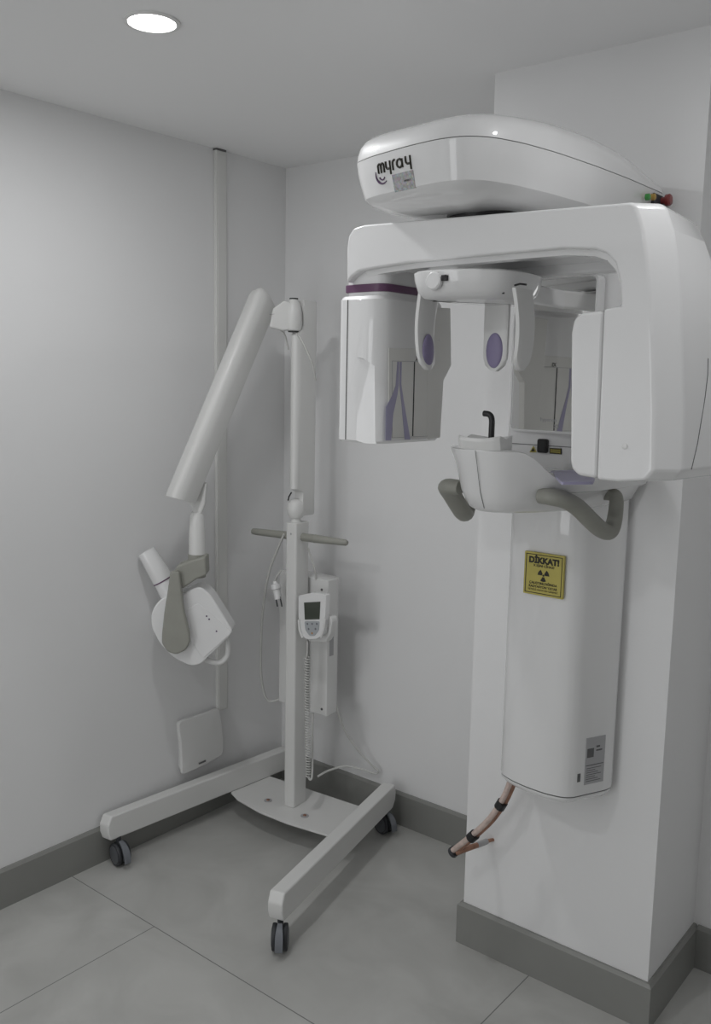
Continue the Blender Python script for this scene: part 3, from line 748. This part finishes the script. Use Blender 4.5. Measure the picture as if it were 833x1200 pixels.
# the upright arm: tapered at the top front where it meets the knuckle
def exring2(d, z, cutf): return [LW(x, max(y, cutf), z) for x, y in inset2(exo, d)]
loft('extension_arm', [exring2(.004, ez0+.0, -.005), exring2(0, ez0+.006, -.005), exring2(0, ez0+.09, -.005), exring2(0, ez0+.105, -.05), exring(0, ez1-.13), exring2(0, ez1-.09, -.01), exring2(0, ez1-.006, -.01), exring2(.004, ez1, -.008)], 'enamel', ct, ang=40)
# upper knuckle
uk = at(345, 388, 1, -.345)
kz0, kz1 = uk.z, at(347, 351, 1, -.33).z
kp_ = LW(.002, -.038, 0)
lathe('upper_knuckle', (kp_.x, kp_.y, kz0), (0, 0, 1), [(0, .018), (.004, .026), (.02, .031), ((kz1-kz0)*.6, .030), ((kz1-kz0)*.85, .024), (kz1-kz0, .016)], 'enamel', ct, 28)
for z_, r_ in ((kz0-.003, .020), (kz1, .016)):
    lathe('bearing_ring', (kp_.x, kp_.y, z_), (0, 0, 1), [(0, r_), (.005, r_)], 'black', ct, 20)
# scissor arm
T_ = at(307, 352, 0, .245); B2 = at(211, 584, 0, .185)
ax_ = (B2-T_).normalized(); u_ = (V((1, 0, 0)) - ax_*ax_.x).normalized(); v_ = ax_.cross(u_).normalized()
if v_.y > 0: v_ = -v_
sec = []
for dx, dv, rr in ((-.030, -.046, .008), (-.038, .040, .014), (.030, .058, .02), (.047, .026, .02), (.036, -.046, .006)): sec.append((V((dx, dv, 0)), rr))
so = roundpoly(sec, .012, 4)
def sring(c, k, sh=0): return [c + u_*p.x*k + v_*p.y*k + ax_*(sh*(p.y)) for p in so]
L_ = (B2-T_).length
loft('scissor_arm', [sring(T_-ax_*.018, .72, -.2), sring(T_-ax_*.008, .92, -.2), sring(T_+ax_*.01, 1, -.2), sring(T_+ax_*(L_-.006), 1, .15), sring(T_+ax_*(L_+.004), .96, .15), sring(T_+ax_*(L_+.004), .90, .15), sring(T_+ax_*(L_-.015), .86, .15)], 'enamel', ct, ang=40)
# bracket between scissor arm and upper knuckle
bk = [atp(px, py, kp_+V((0, -.0, 2)), (.63, -.777, 0)) for px, py in ((316, 384), (320, 362), (334, 352), (344, 356), (346, 372), (344, 386), (332, 388))]
nf = V((.63, -.777, 0)); 
prism('scissor_bracket', [p - nf*.022 for p in bk], nf*.044, 'enamel', ct, .007, 3)
tube('bracket_line', [bk[0]+nf*.0225+V((0, 0, .045)), bk[5]+nf*.0225+V((-.01, 0, .06))], .0012, 'label', ct, 6)
# lower end bracket and stem
sx_ = .188
stt, stb = at(231, 600, 0, sx_), at(231, 649, 0, sx_)
sxy = V(((stt.x+stb.x)/2, (stt.y+stb.y)/2, 0))
bk = [atp(px, py, sxy, (.63, -.777, 0)) for px, py in ((222, 585), (228, 562), (243, 566), (241, 590), (236, 603), (228, 603))]
prism('stem_bracket', [p - nf*.016 for p in bk], nf*.03, 'enamel', ct, .006, 3)
lathe('stem', (sxy.x, sxy.y, stb.z), (0, 0, 1), [(0, .0305), ((stt.z-stb.z)*.55, .0285), ((stt.z-stb.z)*.92, .024), ((stt.z-stb.z), .018)], 'enamel', ct, 28)
# yoke: collar, elbow and the long paddle
zq = at(231, 676, 0, sx_).z
lathe('yoke_collar', (sxy.x, sxy.y, zq), (0, 0, 1), [(0, .030), (stb.z-zq-.024, .0305), (stb.z-zq-.022, .0325), (stb.z-zq, .0325)], 'khaki', ct, 28)
pc = sxy + nf*.055
def Q(px, py, o=0.): return atp(px, py, pc, nf) + nf*o
yk = [Q(x, y) for x, y in ((199, 673), (205, 664), (222, 658), (242, 655), (242, 675), (233, 678), (215, 689), (213, 700), (216, 720), (222, 742), (220, 752), (215, 760), (207, 764), (199, 762), (193, 756), (191, 747), (193, 725), (197, 690))]
# elbow piece (from the collar to the paddle)
el = [atp(x, y, pc, nf) for x, y in ((202, 672), (208, 663), (224, 657), (241, 652), (242, 674), (230, 679), (214, 690), (203, 690))]
prism('yoke_elbow', [p - nf*.075 for p in el], nf*.075, 'khaki', ct, .008, 3)
pdl = roundpoly([Q(201, 668), Q(211, 668), Q(214, 690), Q(217, 715), Q(223, 740), Q(224, 750), Q(219, 760), Q(208, 765), Q(198, 762), Q(191, 752), Q(191, 742), Q(194, 715), Q(198, 690)], .010, 3)
yoke = prism('yoke_arm', [p for p in pdl], nf*.026, 'khaki', ct, .007, 3, 40)
# tube head
hc_ = atp(222, 728, pc - nf*.055, nf)
def Hd(px, py, o=0.): return atp(px, py, hc_, nf) + nf*o
body = roundpoly([Hd(184, 706), Hd(195, 696), Hd(212, 694), Hd(236, 684), Hd(249, 695), Hd(274, 736), Hd(271, 742), Hd(236, 776), Hd(224, 777), Hd(206, 768), Hd(190, 752), Hd(180, 733), Hd(179, 718)], .022, 4)
hd_ = prism('tube_head', [p - nf*.060 for p in body], nf*.095, 'plastic', ct, .016, 4, 40)
pnl = roundpoly([Hd(221, 712), Hd(234, 704), Hd(249, 716), Hd(273, 738), Hd(240, 768), Hd(222, 742)], .010, 3)
prism('head_panel', [p + nf*.034 for p in pnl], nf*.0035, 'plastic', hd_, .0015, 2)
for px, py in ((244, 719), (247, 722.5), (255.5, 736.5)):
    p = Hd(px, py, .0375); lathe('indicator_dot', p, nf, [(0, .0032), (.0008, .0028)], 'violet', hd_, 10)
p = Hd(217, 748, .034); lathe('pivot_disc', p, nf, [(0, .028), (.012, .028), (.013, .026)], 'plastic', hd_, 28)
# cone
c0, c1 = Hd(205, 705, -.012), Hd(170.5, 647, -.012)
ca_ = (c1-c0).normalized(); Lc = (c1-c0).length; cr = Hd(192.5, 679.5, -.012); tr_ = (cr-c0).dot(ca_)
lathe('cone_neck', c0, ca_, [(0, .044), (tr_-.012, .038), (tr_-.002, .0375)], 'plastic', hd_, 32)
lathe('cone_ring', c0+ca_*(tr_-.002), ca_, [(0, .0395), (.004, .0395)], 'plum', hd_, 32)
lathe('aiming_cone', c0+ca_*(tr_+.002), ca_, [(0, .0385), (.004, .039), (Lc-tr_-.004, .033), (Lc-tr_, .0325), (Lc-tr_, .029), (Lc-tr_-.05, .029)], 'plastic', ct, 32)
tube('head_handle', spline([Hd(236, 771, -.01), Hd(246, 776, -.01), Hd(258, 777, -.01), Hd(266, 768, -.01), Hd(266, 752, -.01), Hd(262, 742, -.01)], 6), .0105, 'plastic2', hd_, 12)

# control box on the back of the post
yb_ = -.235
bx0, bx1 = at(326, 760, 1, yb_).x, at(383.5, 760, 1, yb_).x
bz1, bz0 = at(372, 678, 1, yb_).z, at(376, 838, 1, yb_).z
bxp = roundpoly([(V((bx0, yb_, bz0)), .012), (V((bx0, yb_+.085, bz0+.0)), .02), (V((bx1-.004, yb_+.085, bz0)), .035), (V((bx1, yb_, bz0)), .004)], .02, 4)
cb = loft('control_box', [[V((p.x, p.y, bz0)) for p in bxp], [V((p.x, p.y, bz1)) for p in bxp]], 'plastic2', ct, .008, 3, 40)
for py in (691, 831):
    p = at(377, py, 1, yb_); lathe('screw', (p.x, yb_, p.z), (0, -1, 0), [(0, .005), (.002, .0045), (.0021, .001)], 'seam', cb, 12)
lb = [at(x, y, 0, bx1) for x, y in ((385.5, 728), (390.5, 726), (390, 768), (385.5, 769))]
l0 = max(min(p.y for p in lb), yb_+.006); 
box('rating_label', (bx1-.0026, l0, min(p.z for p in lb)), (bx1-.0006, l0+.030, max(p.z for p in lb)), 'label', cb)
# cable and power lead (parts of the stand)
ca2 = [at(333, 626, 1, -.315), at(326, 642, 1, -.31), at(315, 672, 1, -.30), at(308, 715, 1, -.29), at(305.5, 765, 1, -.28), at(307, 800, 1, -.26), at(314, 821, 1, -.24), at(328, 819, 1, -.21), at(334, 812, 1, -.20)]
pc_ = tube('power_cable', spline(ca2, 6), .0048, 'cable', ct, 8)
plg = [at(322, 681, 1, -.30), at(322.5, 690, 1, -.30), at(324.5, 697, 1, -.30), at(326, 702, 1, -.30)]
pt_, pb_ = plg[0], plg[-1]; pax = (pb_-pt_).normalized(); pl_ = (pb_-pt_).length
lathe('mains_plug', pt_, pax, [(0, .008), (.010, .010), (.012, .019), (.030, .0205), (.034, .015), (pl_, .014)], 'plastic', pc_, 18)
for dx in (-2.6, 2.6):
    p = at(326+dx, 702, 1, -.30); tube('plug_pin', [p-pax*.01, p+pax*.030], .0026, 'dark', pc_, 8)
tube('plug_cord', spline([at(322, 682, 1, -.30), at(324, 676, 1, -.305), at(330, 668, 1, -.30)], 4), .004, 'cable', pc_, 8)
tube('signal_cable', spline([at(361, 642, 1, -.27), at(365, 655, 1, -.26), at(369, 668, 1, -.25), at(371, 684, 1, -.225)], 5), .0035, 'cable', ct, 8)
tube('arm_cable', spline([at(346, 389, 1, -.33), at(352, 396, 1, -.34), at(360, 412, 1, -.33), at(367, 430, 1, -.31), at(370, 446, 1, -.28)], 5), .0028, 'cable', ct, 8)
tube('arm_cable', spline([at(328, 386, 1, -.34), at(334, 393, 1, -.33), at(338, 410, 1, -.31)], 5), .0028, 'cable', ct, 8)
rc_ = [at(393, 822, 1, -.17), at(397, 838, 1, -.15), at(405, 858, 1, -.11), at(420, 880, 1, -.07), at(436, 897, 1, -.035), at(443, 903, 1, -.025), at(440, 906.5, 1, -.028), at(425, 902, 1, -.05), at(405, 898, 1, -.09), at(385, 903, 1, -.14), at(372, 910, 1, -.18)]
tube('supply_cable', spline(rc_, 6), .0045, 'cable', ct, 8)

# handset in its cradle
hy = -.345
hsx = thing('remote_handset', 'small white handset with grey screen and coiled cord hanging on the stand post', 'remote control', tuple(at(366, 752, 1, hy)))
def K(px, py, o=0.): q_ = at(px, py, 1, hy); return V((q_.x, hy-o, q_.z))
ob = roundpoly([K(349.5, 698), K(366, 694.5), K(382, 697), K(381, 722), K(378, 744), K(370, 749), K(358, 749), K(352, 742), K(349.5, 722)], .008, 3)
hs_ = prism('handset_body', ob, (0, .024, 0), 'plastic', hsx, .005, 3)
prism('screen', [K(356.5, 706, .0005), K(375.5, 705, .0005), K(374.5, 725.5, .0005), K(357.5, 726, .0005)], (0, -.0015, 0), 'screen', hsx)
kpz = roundpoly([K(357, 728, .0003), K(374.5, 728, .0003), K(374, 738, .0003), K(369, 745, .0003), K(363, 745, .0003), K(358, 738, .0003)], .006, 3)
kpd = prism('keypad', kpz, (0, -.0015, 0), 'grey', hsx)
for px, py, m_ in ((360.5, 731, 'hub'), (366, 731, 'hub'), (371.5, 731, 'hub'), (362, 737, 'hub'), (370, 737, 'hub'), (366, 742, 'orange')):
    p = K(px, py, .0018); lathe('key', p, (0, -1, 0), [(0, .0042), (.001, .0038), (.0012, .001)], m_, kpd, 10)
hold = roundpoly([K(350.5, 724, -.0245), K(349.5, 733, -.0245), K(353, 748, -.0245), K(357, 754, -.0245), K(376, 754.5, -.0245), K(381, 746, -.0245), K(384, 730, -.0245), K(382, 724, -.0245)], .008, 3)
prism('cradle', hold, (0, .035, 0), 'plastic2', ct, .005, 3)
tube('cradle_clip', [K(350.5, 726, .002), K(352, 738, .004), K(355, 747, .002)], .005, 'plastic2', ct, 10)
tube('cradle_clip', [K(381.5, 725, .002), K(380, 738, .004), K(376.5, 747, .002)], .005, 'plastic2', ct, 10)
bm = bmesh.new()
ctop = K(358, 752, -.01)
add_tube(bm, spline([ctop, K(358, 762, -.01), K(357.5, 770, -.01)], 4), .003, 8)
g0, g1 = K(357.5, 770, -.01), K(361, 910, -.0)
path = []
turns = 46
for i in range(turns*10+1):
    t_ = i/(turns*10); c_ = g0.lerp(g1, t_); a_ = t_*turns*2*PI
    path.append(c_ + V((math.cos(a_)*.0085, math.sin(a_)*.0085, 0)))
add_tube(bm, path, .0024, 6)
back = spline([g1, K(362.5, 914, -.004), at(365.5, 909, 1, hy+.012), at(366, 885, 1, hy+.03), at(366, 860, 1, hy+.06), at(366.5, 836, 1, -.225)], 8)
add_tube(bm, back, .0045, 8)
fin(bm, 'coiled_cord', 'cable', hsx, ang=60)
